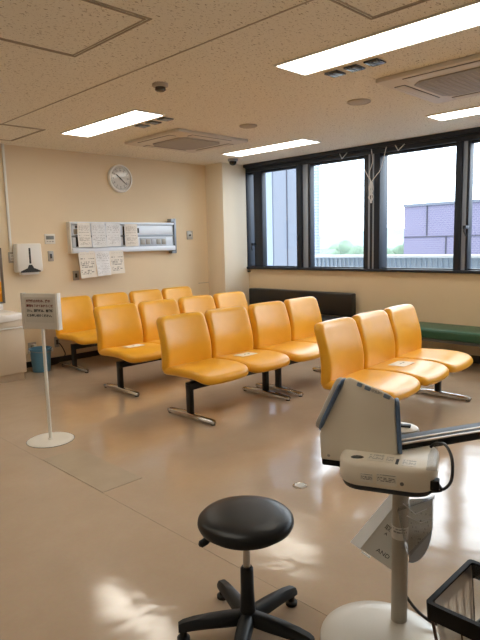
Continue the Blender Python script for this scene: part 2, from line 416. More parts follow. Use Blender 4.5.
# white cords tied up in front of the thick mullion
cd = empty('blind_cord', (6.60, 4.125, 2.66), 0, 'white blind cord knotted in a bundle before the thick window mullion', 'cord')
c = MB()
c.tube([(0, .0, .01), (.0, -.02, -.15), (0, .03, -.30), (0, .0, -.41)], .005, 6)
c.tube([(0, -.22, .01), (.0, -.15, -.24), (0, -.08, -.33), (0, .0, -.41)], .005, 6)
c.tube([(0, .10, -.24), (.0, .05, -.33), (0, .0, -.41)], .005, 6)
c.build('strand', 'white_cord', cd)
c = MB()
for k in range(7):
    a = k*.9
    c.tube([(.01*math.sin(a), .010*math.cos(a), -.40), (.018*math.sin(a), .030*math.cos(a)+.012*math.sin(k*2.), -.50-.012*(k % 3)), (.016*math.cos(a), .034*math.sin(a), -.60), (.006*math.sin(a), .012*math.cos(a), -.66-.02*(k % 2))], .007, 6)
c.build('knotted_bundle', 'white_cord', cd)
for i, (ya, yb) in enumerate(((3.78, 3.65), (4.62, 4.50))):
    tag(MB().tube([(6.60, ya, H-.058), (6.595, (ya+yb)/2+.02, H-.13), (6.60, yb, H-.06)], .006, 6).build('blind_cord', 'white_cord'),
        ('short white cord looped from the curtain rail over the wide pane with the purple building' if i == 0 else
         'short white cord looped from the curtain rail just beyond the thick mullion'), 'cord')

# ------------------------------------------------------------------ outside
struct(MB().box(7.2, 140, -60, 120, -9.2, -9).build('ground', 'ground'))
pb = empty('exterior_parapet', (8, 0, 0)); struct(pb)
MB().box(0, .10, -6, 6.2, -9, 1.215).build('parapet_wall', 'parapet', pb)
sl = MB()
for k in range(143): sl.box(-.02, 0, -6+k*.085, -6+k*.085+.022, .2, 1.2)
sl.build('parapet_ribs', 'parapet_rib', pb)
MB().box(-.04, .16, -6, 6.2, 1.215, 1.256, .006).build('parapet_cap', 'parapet_cap', pb)
wg = empty('exterior_wing', (9, 7, 0)); struct(wg)
MB().box(0, .06, -.05, 4, -9, 9).build('wing_wall', 'wing', wg)
MB().box(-.015, 0, .98, 1.18, -9, 9).build('wing_strip', 'wing_lit', wg)
j = MB(); j.box(-.012, 0, .585, .605, -9, 9); j.box(-.012, 0, 1.19, 1.205, -9, 9); j.build('wing_joint', 'joint', wg)
MB().box(-.03, .06, -.19, -.05, -9, 9).build('tile_column', 'tilecol', wg)
bl = empty('tiled_building', (20, 8, -9), 0, 'purple tiled building with a flat roof beyond the parapet', 'building')
MB().box(0, 9, -14, 3.03, 0, 11.72).build('wall', 'purple', bl)
j = MB(); j.box(-.03, 0, -14, 3.03, 10.545, 10.58)
for y, a, b_ in ((2.1, 10.6, 11.7), (1.35, 0, 10.55), (-1.2, 10.6, 11.7), (-2.6, 0, 10.55), (-5, 10.6, 11.7)): j.box(-.03, 0, y-.018, y+.018, a, b_)
j.build('facade_joints', 'joint', bl)
MB().box(-.06, 9, -14, 3.06, 11.70, 11.80).build('roof_edge', 'wing', bl)
# distant hills
b = bmesh.new(); n1 = 60; R_ = []
for i in range(n1+1):
    y = -40+i*4.0
    hgt = 3.6+2.2*noise.noise((i*.13, .3, 0))+1.0*noise.noise((i*.5, 4.3, 0))
    R_.append([b.verts.new((95, y, -9)), b.verts.new((100, y, hgt*.55-2)), b.verts.new((112, y, hgt)), b.verts.new((138, y, -9))])
for A, B in zip(R_, R_[1:]):
    for k in range(3): b.faces.new((A[k], B[k], B[k+1], A[k+1]))
mb = MB(); mb.add(b); struct(mb.build('hills', 'haze_hill'))
def tree(x, y, ztop, r, seed, label):
    rn = random.Random(seed)
    t = empty('tree', (x, y, -9), 0, label, 'tree', 'hazy trees beyond the parapet')
    MB().tube([(0, 0, 0), (.1, 0, 4), (0, .1, ztop+9-r)], [.35, .28, .15], 8).build('trunk', 'joint', t)
    m_ = MB()
    for k in range(16):
        p = Vector((rn.uniform(-1, 1)*r, rn.uniform(-1, 1)*r, ztop+9-r+rn.uniform(-.9, .9)*r))
        bb_ = bmesh.new(); bmesh.ops.create_icosphere(bb_, subdivisions=3, radius=r*rn.uniform(.35, .55))
        for v in bb_.verts: v.co = v.co*(1+.35*noise.noise(v.co*2.2/r+Vector((k, seed, 0))))+p
        m_.add(bb_)
    m_.build('crown', 'haze_tree', t)
tree(42, 29.0, .9, 1.7, 3, 'hazy green tree just beyond the parapet beside the thick window mullion')
tree(48, 26.0, .9, 1.8, 5, 'hazy green tree beside the corner of the purple building')
tree(52, 42.0, .5, 1.7, 9, 'hazy green tree beyond the parapet next to the pale tiled column')

# ------------------------------------------------------------------ ceiling fittings
def light_panel(x, y0, y1, wd, label):
    o = empty('ceiling_light', (x, (y0+y1)/2, H), 0, label, 'ceiling light', 'long recessed ceiling lights')
    h = (y1-y0)/2; hw = wd/2
    f = MB()
    for a, b_, c_, d in ((-hw-.015, hw+.015, h, h+.015), (-hw-.015, hw+.015, -h-.015, -h), (-hw-.015, -hw, -h, h), (hw, hw+.015, -h, h)): f.box(a, b_, c_, d, -.012, .0, .002)
    f.build('frame', 'white_plastic', o)
    MB().box(-hw, hw, -h, h, -.008, -.002, .001).build('diffuser', 'light', o)
    return o
light_panel(3.31, 4.45, 5.83, .32, 'bright recessed ceiling light nearest the wall clock')
light_panel(3.31, 1.30, 2.74, .32, 'bright recessed ceiling light beside three square plates, largest in view')
light_panel(5.72, 4.42, 5.84, .34, 'bright recessed ceiling light running in from the pillar near the dome camera')
light_panel(5.72, 1.45, 2.83, .31, 'bright recessed ceiling light between the cassette unit and the window head')
light_panel(.88, 4.45, 5.83, .32, 'unseen recessed ceiling light added over the sink side of the room')  # this and the next two are out of view, kept to light the room
light_panel(.88, 1.30, 2.74, .32, 'unseen recessed ceiling light added overhead of the viewer')
light_panel(5.72, -1.5, -.1, .32, 'unseen recessed ceiling light added at the window side behind the viewer')

def cassette(x0, x1, y0, y1, label):
    cx, cy = (x0+x1)/2, (y0+y1)/2; h, k = (x1-x0)/2, (y1-y0)/2
    o = empty('ceiling_air_conditioner', (cx, cy, H), 0, label, 'air conditioner', 'square ceiling cassette units')
    MB().box(-h, h, -k, k, -.035, 0, .008).build('panel', 'ac', o)
    a = .32; c_ = .08
    oct_ = [(-a, -a+c_), (-a+c_, -a), (a-c_, -a), (a, -a+c_), (a, a-c_), (a-c_, a), (-a+c_, a), (-a, a-c_)]
    g = MB(); g.rings([[(x, y, -.034) for x, y in oct_], [(x, y, -.044) for x, y in oct_], [(x*.97, y*.97, -.047) for x, y in oct_]])
    gg = g.build('grille', 'ac_grill', o)
    s = MB()
    for q in range(13): s.box(-.27, .27, -.27+q*.045-.004, -.27+q*.045+.004, -.050, -.046)
    s.build('grille_slat', 'vent', gg)
    for sx, sy in ((1, 0), (-1, 0), (0, 1), (0, -1)):
        l = MB(); lx, ly = (.045, .30) if sx else (.30, .045)
        ox, oy = sx*(h-.09), sy*(k-.09)
        l.box(ox-lx, ox+lx, oy-ly, oy+ly, -.0385, -.034)
        ll = l.build('louvre_slot', 'ac_line', o)
        MB().box(ox-lx+.006, ox+lx-.006, oy-ly+.006, oy+ly-.006, -.0415, -.037, .002).build('louvre', 'ac', ll)
    return o
cassette(4.0, 5.02, 1.46, 2.47, 'cream square ceiling air conditioner by the largest light')
cassette(3.98, 5.06, 4.86, 5.88, 'cream square ceiling air conditioner above the back rows, nearer the clock wall')

def square_plate(x, y, label, grp):
    o = empty('ceiling_plate', (x, y, H), 0, label, 'ceiling fixture', grp)
    MB().box(-.062, .062, -.055, .055, -.012, 0, .003).build('plate', 'fix_grey', o)
    q = MB(); q.box(-.04, .04, -.036, -.004, -.0145, -.011, .002); q.box(-.04, .04, .006, .036, -.0145, -.011, .002)
    q.build('louvre', 'rail_grey', o)
for (x, y), which in zip(((3.63, 2.58), (3.625, 2.41), (3.62, 2.24)), ('first of three beside the largest ceiling light', 'middle of three beside the largest ceiling light', 'last of three beside the largest ceiling light')):
    square_plate(x, y, 'small dark square ceiling plate, '+which, 'small square plates beside the largest light')
for (x, y), which in zip(((3.605, 4.98), (3.60, 4.78), (3.595, 4.58)), ('deepest of three beside the light near the clock', 'middle of three beside the light near the clock', 'closest of three beside the light near the clock')):
    square_plate(x, y, 'small dark square ceiling plate, '+which, 'small square plates beside the light near the clock')

def round_cover(x, y, r, label):
    o = MB(); o.lathe([(0, -.012), (r*.8, -.012), (r*.86, -.008), (r*.9, -.014), (r, -.010), (r, 0)], 40)
    q = tag(o.build('ceiling_speaker', 'vent', loc=(x, y, H)), label, 'ceiling speaker', 'round flush ceiling covers')
round_cover(4.51, 2.95, .105, 'beige round flush ceiling speaker by the nearer air conditioner')
round_cover(4.48, 4.30, .095, 'beige round flush ceiling speaker between the two air conditioners, deeper in the room')
sd = empty('smoke_detector', (2.82, 3.64, H), 0, 'small round smoke detector hanging from the ceiling with a dark underside', 'smoke detector')
MB().lathe([(.062, 0), (.062, -.018), (.052, -.024), (.04, -.026)], 32).build('base', 'vent', sd)
MB().lathe([(.04, -.024), (.042, -.045), (.030, -.055), (0, -.057)], 32).build('sensor_head', 'fix_grey', sd)

def hatch(x0, x1, y0, y1, label):
    o = empty('ceiling_hatch', ((x0+x1)/2, (y0+y1)/2, H), 0, label, 'ceiling hatch', 'square ceiling access hatches')
    h, k = (x1-x0)/2, (y1-y0)/2
    f = MB()
    for e, wd in ((0, .009), (.024, .009)):
        a, b_ = h-e, k-e
        f.box(-a, a, b_-wd, b_, -.006, 0); f.box(-a, a, -b_, -b_+wd, -.006, 0); f.box(-a, -a+wd, -b_, b_, -.006, 0); f.box(a-wd, a, -b_, b_, -.006, 0)
    f.build('frame', 'hatch_frame', o)
    MB().box(-h+.034, h-.034, -k+.034, k-.034, -.003, 0).build('panel', 'ceiling', o)
hatch(1.17, 2.012, 2.646, 3.485, 'square fissured ceiling hatch largest in view, away from the lights')
hatch(2.10, 2.936, 5.77, 6.60, 'square ceiling hatch in the corner above the towel dispenser')
hatch(2.10, 2.936, 1.00, 1.843, 'square ceiling hatch alongside the largest ceiling light')

dm = empty('dome_camera', (6.03, 6.12, H), 0, 'black security dome camera on the ceiling in front of the pillar', 'security camera')
MB().lathe([(.075, 0), (.078, -.02), (.066, -.035), (.05, -.036)], 36).build('mount', 'rail_grey', dm)
MB().lathe([(.056, -.034), (.054, -.055), (.042, -.078), (.022, -.090), (0, -.094)], 36).build('dome', 'black_glass', dm)

# ------------------------------------------------------------------ yellow beam seating
def seat_def(x, y, z):
    # slab built in XZ with thickness along Y; the seat lies flat: (x, z, y) -> plan (x, depth) and height
    d = z                                    # +z of the slab becomes towards the back
    hgt = -y                                 # front of the slab becomes the top
    dep = d
    # bowed front, slight fall to the back and waterfall front
    f = max(0., (-dep-.10)/.185)
    hgt -= .030*f*f
    dep -= .022*(1-(x/.28)**2)*max(0., -dep/.28)
    hgt += .010*(abs(x)/.27)**2
    hgt -= .014*max(0., dep/.26)
    narrow = 1-.02*max(0., dep/.26)
    return (x*narrow, dep, hgt)
def back_def(x, y, z):
    # curved backrest: lumbar bulge and a light backwards lean, corners wrapping slightly forward
    s = max(0., (z+.245)/.49)
    yy = y+.070*s**1.6-.022*math.sin(PI*min(1, max(0, s*1.15)))
    yy -= .028*(x/.27)**2
    xx = x*(1-.05*s**2)
    return (xx, yy, z)
SEAT_ME, BACK_ME = {}, {}
SX, SY = -.018, .035            # the seats sit a little back from the middle of their feet
def make_bench(n, pitch, feet):
    root = empty('waiting_bench')
    for i in range(n):
        cx = (i-(n-1)/2)*pitch
        if 'm' not in SEAT_ME:
            o = MB().pad(.279, .306, .085, .074, .033, seat_def, crown=.004, crownb=0).build('seat', 'yellow', root); SEAT_ME['m'] = o.data
            q = MB().pad(.277, .250, .06, .098, .040, back_def, crown=-.004).build('backrest', 'yellow', root); BACK_ME['m'] = q.data
        else:
            o = bpy.data.objects.new('seat', SEAT_ME['m']); COL.objects.link(o); o.parent = root
            q = bpy.data.objects.new('backrest', BACK_ME['m']); COL.objects.link(q); q.parent = root
        o.location = (cx+SX, -.080+SY, .404); q.location = (cx+SX, .195+SY, .620)
        br = MB(); br.box(cx-.09, cx+.09, -.25, .17, .354, .376, .004); br.box(cx-.07, cx+.07, -.075, -.015, .314, .358, .004)
        br.build('seat_bracket', 'black_metal', root)
    L = n*pitch/2-.06
    MB().box(-L, L, -.080, -.010, .255, .318, .005).build('beam', 'black_metal', root)
    for fx in feet:
        l = MB().box(fx-.024, fx+.024, -.070, -.018, .045, .300, .005).build('leg', 'black_metal', root)
        f = MB()
        R2 = []
        for y, hw, z0, z1 in ((.262, .016, .014, .034), (.24, .026, .012, .042), (.10, .031, .014, .052), (0, .034, .018, .058), (-.12, .032, .014, .053), (-.33, .027, .012, .042), (-.358, .016, .014, .034)):
            R2.append([(fx-hw, y, z0), (fx-hw, y, z1-.010), (fx-hw*.6, y, z1), (fx+hw*.6, y, z1), (fx+hw, y, z1-.010), (fx+hw, y, z0)])
        f.rings(R2); f.build('foot', 'chrome', l)
        for y in (.235, -.33):
            MB().lathe([(0, 0), (.020, 0), (.022, .004), (.018, .016), (0, .016)], 16, (fx, y, 0)).build('glide', 'rubber', l)
    return root
two = make_bench(2, .565, (-.485, .485))
spots = [(3.525, 3.73, 'two-seat yellow waiting bench, front of its file, with a notice on its second seat'),
         (4.685, 3.73, 'two-seat yellow waiting bench in front of the black window bench, end of the front row'),
         (3.635, 4.98, 'two-seat yellow waiting bench, second row, with a notice on the seat closest to the sign'),
         (4.775, 4.98, 'two-seat yellow waiting bench at the pillar end of the second row'),
         (3.86, 6.34, 'two-seat yellow waiting bench in the row against the back wall, partly behind the standing sign'),
         (5.0, 6.34, 'two-seat yellow waiting bench in the row against the back wall, at the pillar end')]
units = []
for i, (x, y, lb) in enumerate(spots):
    o = two if i == 0 else copy_tree(two)
    units.append(o); o.location = (x, y, 0); tag(o, lb, 'bench', 'two-seat yellow waiting benches')
three = make_bench(3, .565, (-.745, .745)); three.location = (4.30, 2.40, 0); three.rotation_euler = (0, 0, math.radians(3.5))
tag(three, 'three-seat yellow waiting bench by itself, right behind the blood pressure monitor', 'bench')

def seat_sheet(bench, cx, dx, dz, label):
    n = 8; bb_ = bmesh.new(); V = []
    for k in range(n+1):
        r_ = []
        for i in range(n+1):
            p = seat_def(dx-.105+.21*i/n, -.0375-.0045, dz-.075+.15*k/n)
            r_.append(bb_.verts.new((p[0]+cx+SX, p[1]-.080+SY, p[2]+.404+.0015)))
        V.append(r_)
    for A, B in zip(V, V[1:]):
        for k in range(n): bb_.faces.new((A[k], A[k+1], B[k+1], B[k]))
    mb_ = MB(); mb_.add(bb_); o = mb_.build('seat_notice', 'seat_sheet', loc=bench.location); o.rotation_euler = bench.rotation_euler
    tag(o, label, 'notice', 'paper notices lying on seats')
seat_sheet(units[0], .2825, -.02, .04, 'paper notice on the second seat of the front two-seat bench')
seat_sheet(units[2], -.2825, .03, .05, 'paper notice on the first seat of the second-row bench')
seat_sheet(three, 0, .02, .03, 'paper notice on the middle seat of the three-seat bench')

# ------------------------------------------------------------------ benches by the window
bk = empty('padded_bench', (6.40, 5.35, 0), 0, 'black vinyl bench with a low backrest below the window', 'bench')
MB().box(.12, .24, -.98, .98, .45, .775, .02, 3).build('backrest', 'black_bench', bk)
MB().box(-.28, .12, -.98, .98, .34, .45, .025, 3).build('seat', 'black_bench', bk)
for y in (-.9, .9):
    for x in (-.22, .18): MB().box(x-.02, x+.02, y-.02, y+.02, 0, .345 if x < 0 else .46, .003).build('leg', 'black_metal', bk)
gb = empty('padded_bench', (6.37, 3.05, 0), 0, 'green backless padded bench under the window', 'bench')
MB().box(-.27, .27, -1.15, 1.15, .345, .46, .035, 4).build('seat', 'green_bench', gb)
MB().box(-.23, .23, -1.1, 1.1, .31, .345, .004).build('seat_frame', 'green_leg', gb)
for y in (-1.0, 1.0):
    for x in (-.2, .2): MB().box(x-.018, x+.018, y-.018, y+.018, 0, .312, .003).build('leg', 'green_leg', gb)

# ------------------------------------------------------------------ back wall fittings
ck = empty('wall_clock', (4.54, YB, 2.425), 0, 'round white wall clock with black hands high on the cream wall', 'clock')
RX = Matrix.Rotation(PI/2, 4, 'X')
MB().lathe([(.19, 0), (.192, .03), (.186, .045), (.172, .05), (.166, .044), (.166, .03)], 56, mtx=RX).build('rim', 'clock_rim', ck)
MB().lathe([(0, .03), (.168, .03), (.168, .026), (0, .026)], 56, mtx=RX).build('dial', 'clock_face', ck)
tk = MB()
for k in range(60):
    a = 2*PI*k/60; l, wd = (.016, .003) if k % 5 == 0 else (.007, .0014)
    tk.box(-wd, wd, -.0315, -.0300, .146-l, .146, mtx=Matrix.Rotation(a, 4, 'Y'))
tk.build('hour_marks', 'black_ink', ck)
for k in range(1, 13):
    a = 2*PI*k/12
    text_mesh('numeral', str(k), .032, 'black_ink', ck, Matrix.Translation((.112*math.sin(a), -.0305, .112*math.cos(a)-.011)) @ UP, 'CENTER')
def hand(a, l, wd, name):
    MB().box(-wd, wd, -.036, -.034, -.03, l, mtx=Matrix.Rotation(a, 4, 'Y')).build(name, 'black_ink', ck)
hand(math.radians(-52), .085, .006, 'hour_hand'); hand(math.radians(130), .125, .004, 'minute_hand')
MB().lathe([(0, .040), (.010, .038), (.010, .03), (0, .03)], 16, mtx=RX).build('hub', 'black_ink', ck)

# bedside service rail
bu = empty('service_panel', (4.57, YB, 1.62), 0, 'long pale blue wall service panel with sockets and a grey end bar', 'wall panel')
L0, L1 = -.86, .84
bd = MB(); bd.box(L0, L1, -.055, 0, -.14, .175, .004); bd.build('back_plate', 'panel_shade', bu)
MB().box(L0, L1, -.085, 0, .170, .205, .006).build('top_rail', 'rail', bu)
MB().box(L0, L1, -.105, 0, -.205, -.135, .008).build('bottom_rail', 'rail', bu)
MB().box(L0+.03, L1-.03, -.066, -.05, .03, .160, .004).build('upper_cover', 'rail', bu)
MB().box(L0+.03, L1-.03, -.066, -.05, -.130, .000, .004).build('lower_cover', 'rail', bu)
MB().box(L0, L1, -.068, -.05, .006, .024, .003).build('middle_rail', 'rail_grey', bu)
eb = MB(); eb.box(L1+.005, L1+.045, -.075, 0, -.25, .265, .006); eb.box(L1-.06, L1-.005, -.09, 0, .215, .262, .004); eb.box(L1-.06, L1, -.09, 0, -.25, -.21, .004)
eb.build('end_bar', 'rail_grey', bu)
MB().box(L0-.02, L0, -.09, 0, -.205, .205, .006).build('end_cap', 'white_metal', bu)
sp = MB().box(.22, .69, -.073, -.06, -.128, -.012, .003).build('socket_plate', 'panel_shade', bu)
for k in range(5):
    x = .265+k*.094
    s_ = MB().box(x-.036, x+.036, -.080, -.070, -.108, -.034, .005).build('socket', 'plate' if k != 2 else 'panel_shade', sp)
    q = MB(); q.box(x-.014, x-.007, -.0815, -.079, -.085, -.058); q.box(x+.007, x+.014, -.0815, -.079, -.085, -.058); q.build('socket_hole', 'dark_slot', s_) if False else q.bm.free()
MB().box(.185, .215, -.0685, -.060, .055, .125, .003).build('black_switch', 'dark_slot', bu)
MB().box(-.815, -.745, -.075, -.060, .045, .110, .004).build('brown_box', 'hatch_frame', bu)
for xa, xb, za, zb in ((-.79, -.735, .125, .150), (-.79, -.74, -.12, .03), (-.06, -.035, -.11, .150)): MB().box(xa, xb, -.0675, -.06, za, zb, .002).build('dark_slot', 'dark_slot', bu)

def notice(x0, x1, z0, z1, y, m, label, seed, amp=.006, tilt=0., name='paper_notice'):
    rn = random.Random(seed); n = 8; bb_ = bmesh.new(); V = []
    cx, cz = (x0+x1)/2, (z0+z1)/2
    for k in range(n+1):
        r_ = []
        for i in range(n+1):
            x, z = x0+(x1-x0)*i/n, z0+(z1-z0)*k/n
            d = amp*noise.noise((x*9+seed, z*7, seed*.7))-.018*(1-k/n)**2*rn.uniform(.8, 1.)
            X, Z = x-cx, z-cz
            r_.append(bb_.verts.new((X*math.cos(tilt)-Z*math.sin(tilt), d, X*math.sin(tilt)+Z*math.cos(tilt))))
        V.append(r_)
    for A, B in zip(V, V[1:]):
        for i in range(n): bb_.faces.new((A[i], A[i+1], B[i+1], B[i]))
    mb_ = MB(); mb_.add(bb_)
    o = mb_.build(name, m, loc=(cx, y, cz)); tag(o, label, 'notice', 'paper notices taped to the wall service panel')
    return o
yp = 6.772
notice(3.79, 3.985, 1.49, 1.815, yp, 'paper', 'printed paper taped at the left end of the service panel, upper row', 1)
notice(4.00, 4.21, 1.488, 1.815, yp, 'paper3', 'crumpled printed paper second from the left in the upper row on the service panel', 2, .02, .02)
notice(4.22, 4.445, 1.495, 1.810, yp, 'paper3', 'printed paper third from the left in the upper row on the service panel', 3, .010)
notice(4.52, 4.735, 1.490, 1.80, yp, 'paper', 'tan printed paper taped beside the black switch of the service panel', 4)
yq = 6.762
notice(3.79, 4.025, 1.09, 1.435, yq, 'paper2', 'printed paper with bold lines hanging first in the row under the service panel', 5, .006, .04, 'hanging_notice')
notice(4.03, 4.25, 1.105, 1.435, yq-.006, 'paper3', 'crumpled white paper in the middle of the row hanging under the service panel', 6, .020, .03, 'hanging_notice')
notice(4.255, 4.475, 1.12, 1.435, yq, 'paper2', 'printed paper hanging last in the row under the service panel', 7, .006, .02, 'hanging_notice')

# towel dispenser
td = empty('towel_dispenser', (3.115, YB, 1.37), 0, 'white paper towel dispenser with a black slot on the wall', 'towel dispenser')
prof = [(-.165, -.165), (.165, -.165), (.158, .185), (-.158, .185)]
MB().prism(prof, -.125, 0, .02, 3).build('case', 'white_plastic', td)
MB().box(-.012, .012, -.129, -.122, -.06, .130, .004).build('viewing_slot', 'dark_slot', td)
q = MB(); q.prism([(-.125, -.150), (-.04, -.115), (-.02, -.075), (.02, -.075), (.04, -.115), (.125, -.150), (.125, -.166), (-.125, -.166)], -.130, -.122)
q.build('outlet', 'dark_slot', td)
MB().box(-.11, .11, -.115, -.03, -.195, -.155, .004).build('towel', 'white_metal', td)

def wall_plate(name, x0, x1, z0, z1, label, cat, kind):
    cx, cz = (x0+x1)/2, (z0+z1)/2; h, k = (x1-x0)/2, (z1-z0)/2
    o = empty(name, (cx, YB, cz), 0, label, cat)
    MB().box(-h, h, -.012, 0, -k, k, .003).build('plate', 'plate' if kind != 'thermo' else 'white_plastic', o)
    if kind == 'outlet':
        MB().box(-h*.55, h*.55, -.017, -.011, -k*.62, k*.62, .003).build('socket_face', 'white_plastic', o)
        q = MB()
        for s in (.28, -.28): q.box(-.012, -.007, -.0185, -.0165, s*k-.008, s*k+.008); q.box(.007, .012, -.0185, -.0165, s*k-.008, s*k+.008)
        q.build('socket_slots', 'dark_slot', o)
    elif kind == 'switch':
        MB().box(-h*.35, h*.35, -.018, -.011, -k*.45, k*.45, .003).build('rocker', 'fix_grey', o)
    elif kind == 'thermo':
        MB().box(-h*.75, h*.75, -.016, -.011, -k*.1, k*.65, .002).build('display', 'lcd', o)
        q = MB()
        for s in (-.5, 0, .5): q.box(s*h-.012, s*h+.012, -.015, -.011, -k*.6, -k*.4, .002)
        q.build('button', 'plate', o)
    elif kind == 'jack':
        MB().lathe([(0, .022), (.014, .022), (.016, .012), (0, .012)], 20, mtx=Matrix.Rotation(PI/2, 4, 'X')).build('jack', 'dark_slot', o)
        MB().box(.012, .03, -.016, -.011, -.02, .035, .002).build('switch', 'white_plastic', o)
    return o
wall_plate('wall_outlet', 2.90, 2.98, 1.325, 1.455, 'grey outlet plate at the foot of the wall conduit beside the towel dispenser', 'outlet', 'outlet')
wall_plate('wall_thermostat', 3.38, 3.52, 1.545, 1.67, 'white thermostat with a grey display above the towel dispenser level', 'thermostat', 'thermo')
wall_plate('wall_switch', 3.41, 3.483, 1.325, 1.455, 'grey metal switch plate just below the thermostat', 'switch', 'switch')
wall_plate('wall_outlet', 3.74, 3.827, 1.06, 1.185, 'grey metal outlet plate below the papers on the service panel', 'outlet', 'switch')
wall_plate('wall_outlet', 5.72, 5.836, 1.572, 1.704, 'grey metal jack plate between the service panel and the pillar', 'outlet', 'jack')
o_bucket = wall_plate('wall_outlet', 3.06, 3.165, .185, .315, 'dark outlet plate with a white plug low on the wall just above the blue bucket', 'outlet', 'switch')
wall_plate('wall_outlet', 3.415, 3.48, .205, .34, 'dark low outlet with a black cord under the first back-row seat', 'outlet', 'switch')
tag(MB().tube([(3.45, YB-.03, .26), (3.46, YB-.07, .25), (3.50, YB-.08, .17), (3.52, YB-.07, .10), (3.47, YB-.06, .05), (3.40, YB-.09, .014), (3.30, YB-.10, .010)], .007, 8).build('power_cord', 'cable'),
    'black power cord drooping from the low wall outlet to the floor', 'cord')
cdt = MB(); cdt.box(2.918, 2.948, YB-.022, YB, 1.455, H, .004)
tag(cdt.build('wall_conduit', 'white_metal'), 'slim white cable conduit running up the wall from the outlet', 'conduit')
hk = MB(); hk.lathe([(0, 0), (.012, 0), (.012, .01), (.006, .012), (.006, .04), (.012, .042), (.010, .05), (0, .05)], 14, mtx=Matrix.Translation((XW, 6.45, 1.035)) @ Matrix.Rotation(-PI/2, 4, 'Y'))
tag(hk.build('wall_hook', 'dark_slot'), 'small dark hook on the wall just below the window corner', 'hook')

# ------------------------------------------------------------------ washbasin unit and mirror
vn = empty('washbasin_cabinet', (2.18, 6.565, 0), 0, 'beige washbasin cabinet with a white basin top at the wall', 'cabinet')
MB().box(-.58, .575, -.295, .285, .085, .69, .004).build('carcass', 'cab', vn)
MB().box(-.56, .560, -.27, .285, 0, .087, .003).build('plinth', 'cab', vn)
for x0, x1 in ((.235, .572), (-.10, .231), (-.575, -.104)):
    d = MB().box(x0, x1, -.313, -.294, .095, .602, .004).build('door', 'cab', vn)
    MB().box(x0+.004, x1-.004, -.328, -.308, .604, .622, .004).build('handle', 'handle', d)
MB().box(-.575, .572, -.310, -.294, .628, .694, .003).build('drawer_front', 'cab', vn)
ctp = MB()
out_ = [(-.6, .29), (-.6, -.31)]
for k in range(13): out_.append((-.45+.95*k/12, -.325-.055*math.sin(PI*k/12)**.6 if 0 < k < 12 else -.325))
out_ += [(.585, -.31), (.585, .29)]
rr_ = lambda f, z: [(x*f, (y+.01)*f-.01, z) for x, y in out_]
ctp.rings([rr_(.985, .696), rr_(1, .708), rr_(1, .758), rr_(.992, .769), rr_(.97, .773)], capb=True)
ctp.build('countertop', 'porcelain', vn)
MB().lathe([(.30, .001), (.29, .006), (.27, .001), (.20, -.0)], 40, (-.1, -.03, .774), Matrix.Scale(.75, 4, (0, 1, 0))).build('bowl', 'porcelain', vn)
MB().box(-.6, .585, .235, .285, .770, .84, .008).build('backsplash', 'porcelain', vn)
mr = empty('wall_mirror', (2.28, YB, .85), 0, 'mirror with a grey frame above the washbasin, reflecting yellow seats', 'mirror')
MB().box(-.52, .50, -.026, -.022, .01, .64).build('mirror_glass', 'mirror', mr)
f = MB(); f.box(-.55, .53, -.022, 0, 0, .66, .003); f.box(.50, .53, -.034, 0, 0, .66, .003); f.box(-.55, -.52, -.034, 0, 0, .66, .003); f.box(-.55, .53, -.034, 0, .64, .66, .003); f.box(-.55, .53, -.034, 0, -.005, .012, .003)
f.build('frame', 'mirror_frame', mr)

# blue bucket
bc = empty('bucket', (3.07, 6.55, 0), 0, 'blue plastic bucket on the floor beside the washbasin cabinet', 'bucket')
MB().lathe([(0, 0), (.098, 0), (.104, .006), (.124, .272), (.136, .274), (.138, .283), (.133, .288), (.122, .286), (.101, .012), (0, .010)], 48).build('body', 'bucket', bc)
q = MB(); q.tube([(.128*math.cos(a), .128*math.sin(a)-.004, .262-.05*math.sin(a-PI)) if False else (.136*math.cos(a), .136*math.sin(a), .268-.02*max(0, math.sin(a+PI))) for a in [PI+PI*k/16 for k in range(17)]], .004, 6)
q.build('bail_handle', 'rail_grey', bc)
for a in (PI*.98, PI*1.86): 
    q = MB(); q.box(.128, .148, -.018, .018, .235, .272, .004, mtx=Matrix.Rotation(a, 4, 'Z')); q.build('handle_lug', 'white_plastic', bc)
MB().box(-.012, .030, -.075, -.012, -.005, .045, .006).build('white_plug', 'white_plastic', o_bucket)

# ------------------------------------------------------------------ standing sign
sg = empty('floor_sign', (1.953, 4.100, 0), math.atan2(-.906, .424), 'white standing sign with red and black lettering on a round base', 'sign')
MB().lathe([(0, .010), (.12, .010), (.168, .008), (.178, .003), (.178, 0), (0, 0)], 64).build('base', 'white_metal', sg)
MB().lathe([(.180, .0035), (.182, .002), (.180, 0), (.176, .001)], 64).build('base_rim', 'rubber', sg)
MB().tube([(0, 0, .008), (0, 0, .90)], .0125, 16).build('pole', 'white_metal', sg)
MB().lathe([(.02, .009), (.02, .016), (.0125, .02)], 24).build('collar', 'white_metal', sg)
bd = MB().box(-.168, .152, -.018, .018, .885, 1.155, .003).build('board', 'sign_white', sg)
for xa, xb in ((.150, .167), (-.172, -.152)): MB().box(xa, xb, -.022, .022, .880, 1.160, .003).build('frame_edge', 'sign_edge' if xa > 0 else 'sign_white', sg)
sh = MB().box(-.135, .125, -.0195, -.0175, .935, 1.128).build('sheet', 'sheet_grey', bd)
for i, (s, m) in enumerate((('感染防止のため、席の', 'red_ink'), ('間隔をあけてお座りくだ', 'red_ink'), ('さい。混雑時は、看護師', 'black_ink'), ('にお申し付けください。', 'black_ink'))):
    text_mesh('lettering', s, .0222, m, sh, Matrix.Translation((-.122, -.0198, 1.092-i*.037)) @ UP, bold=.0009)

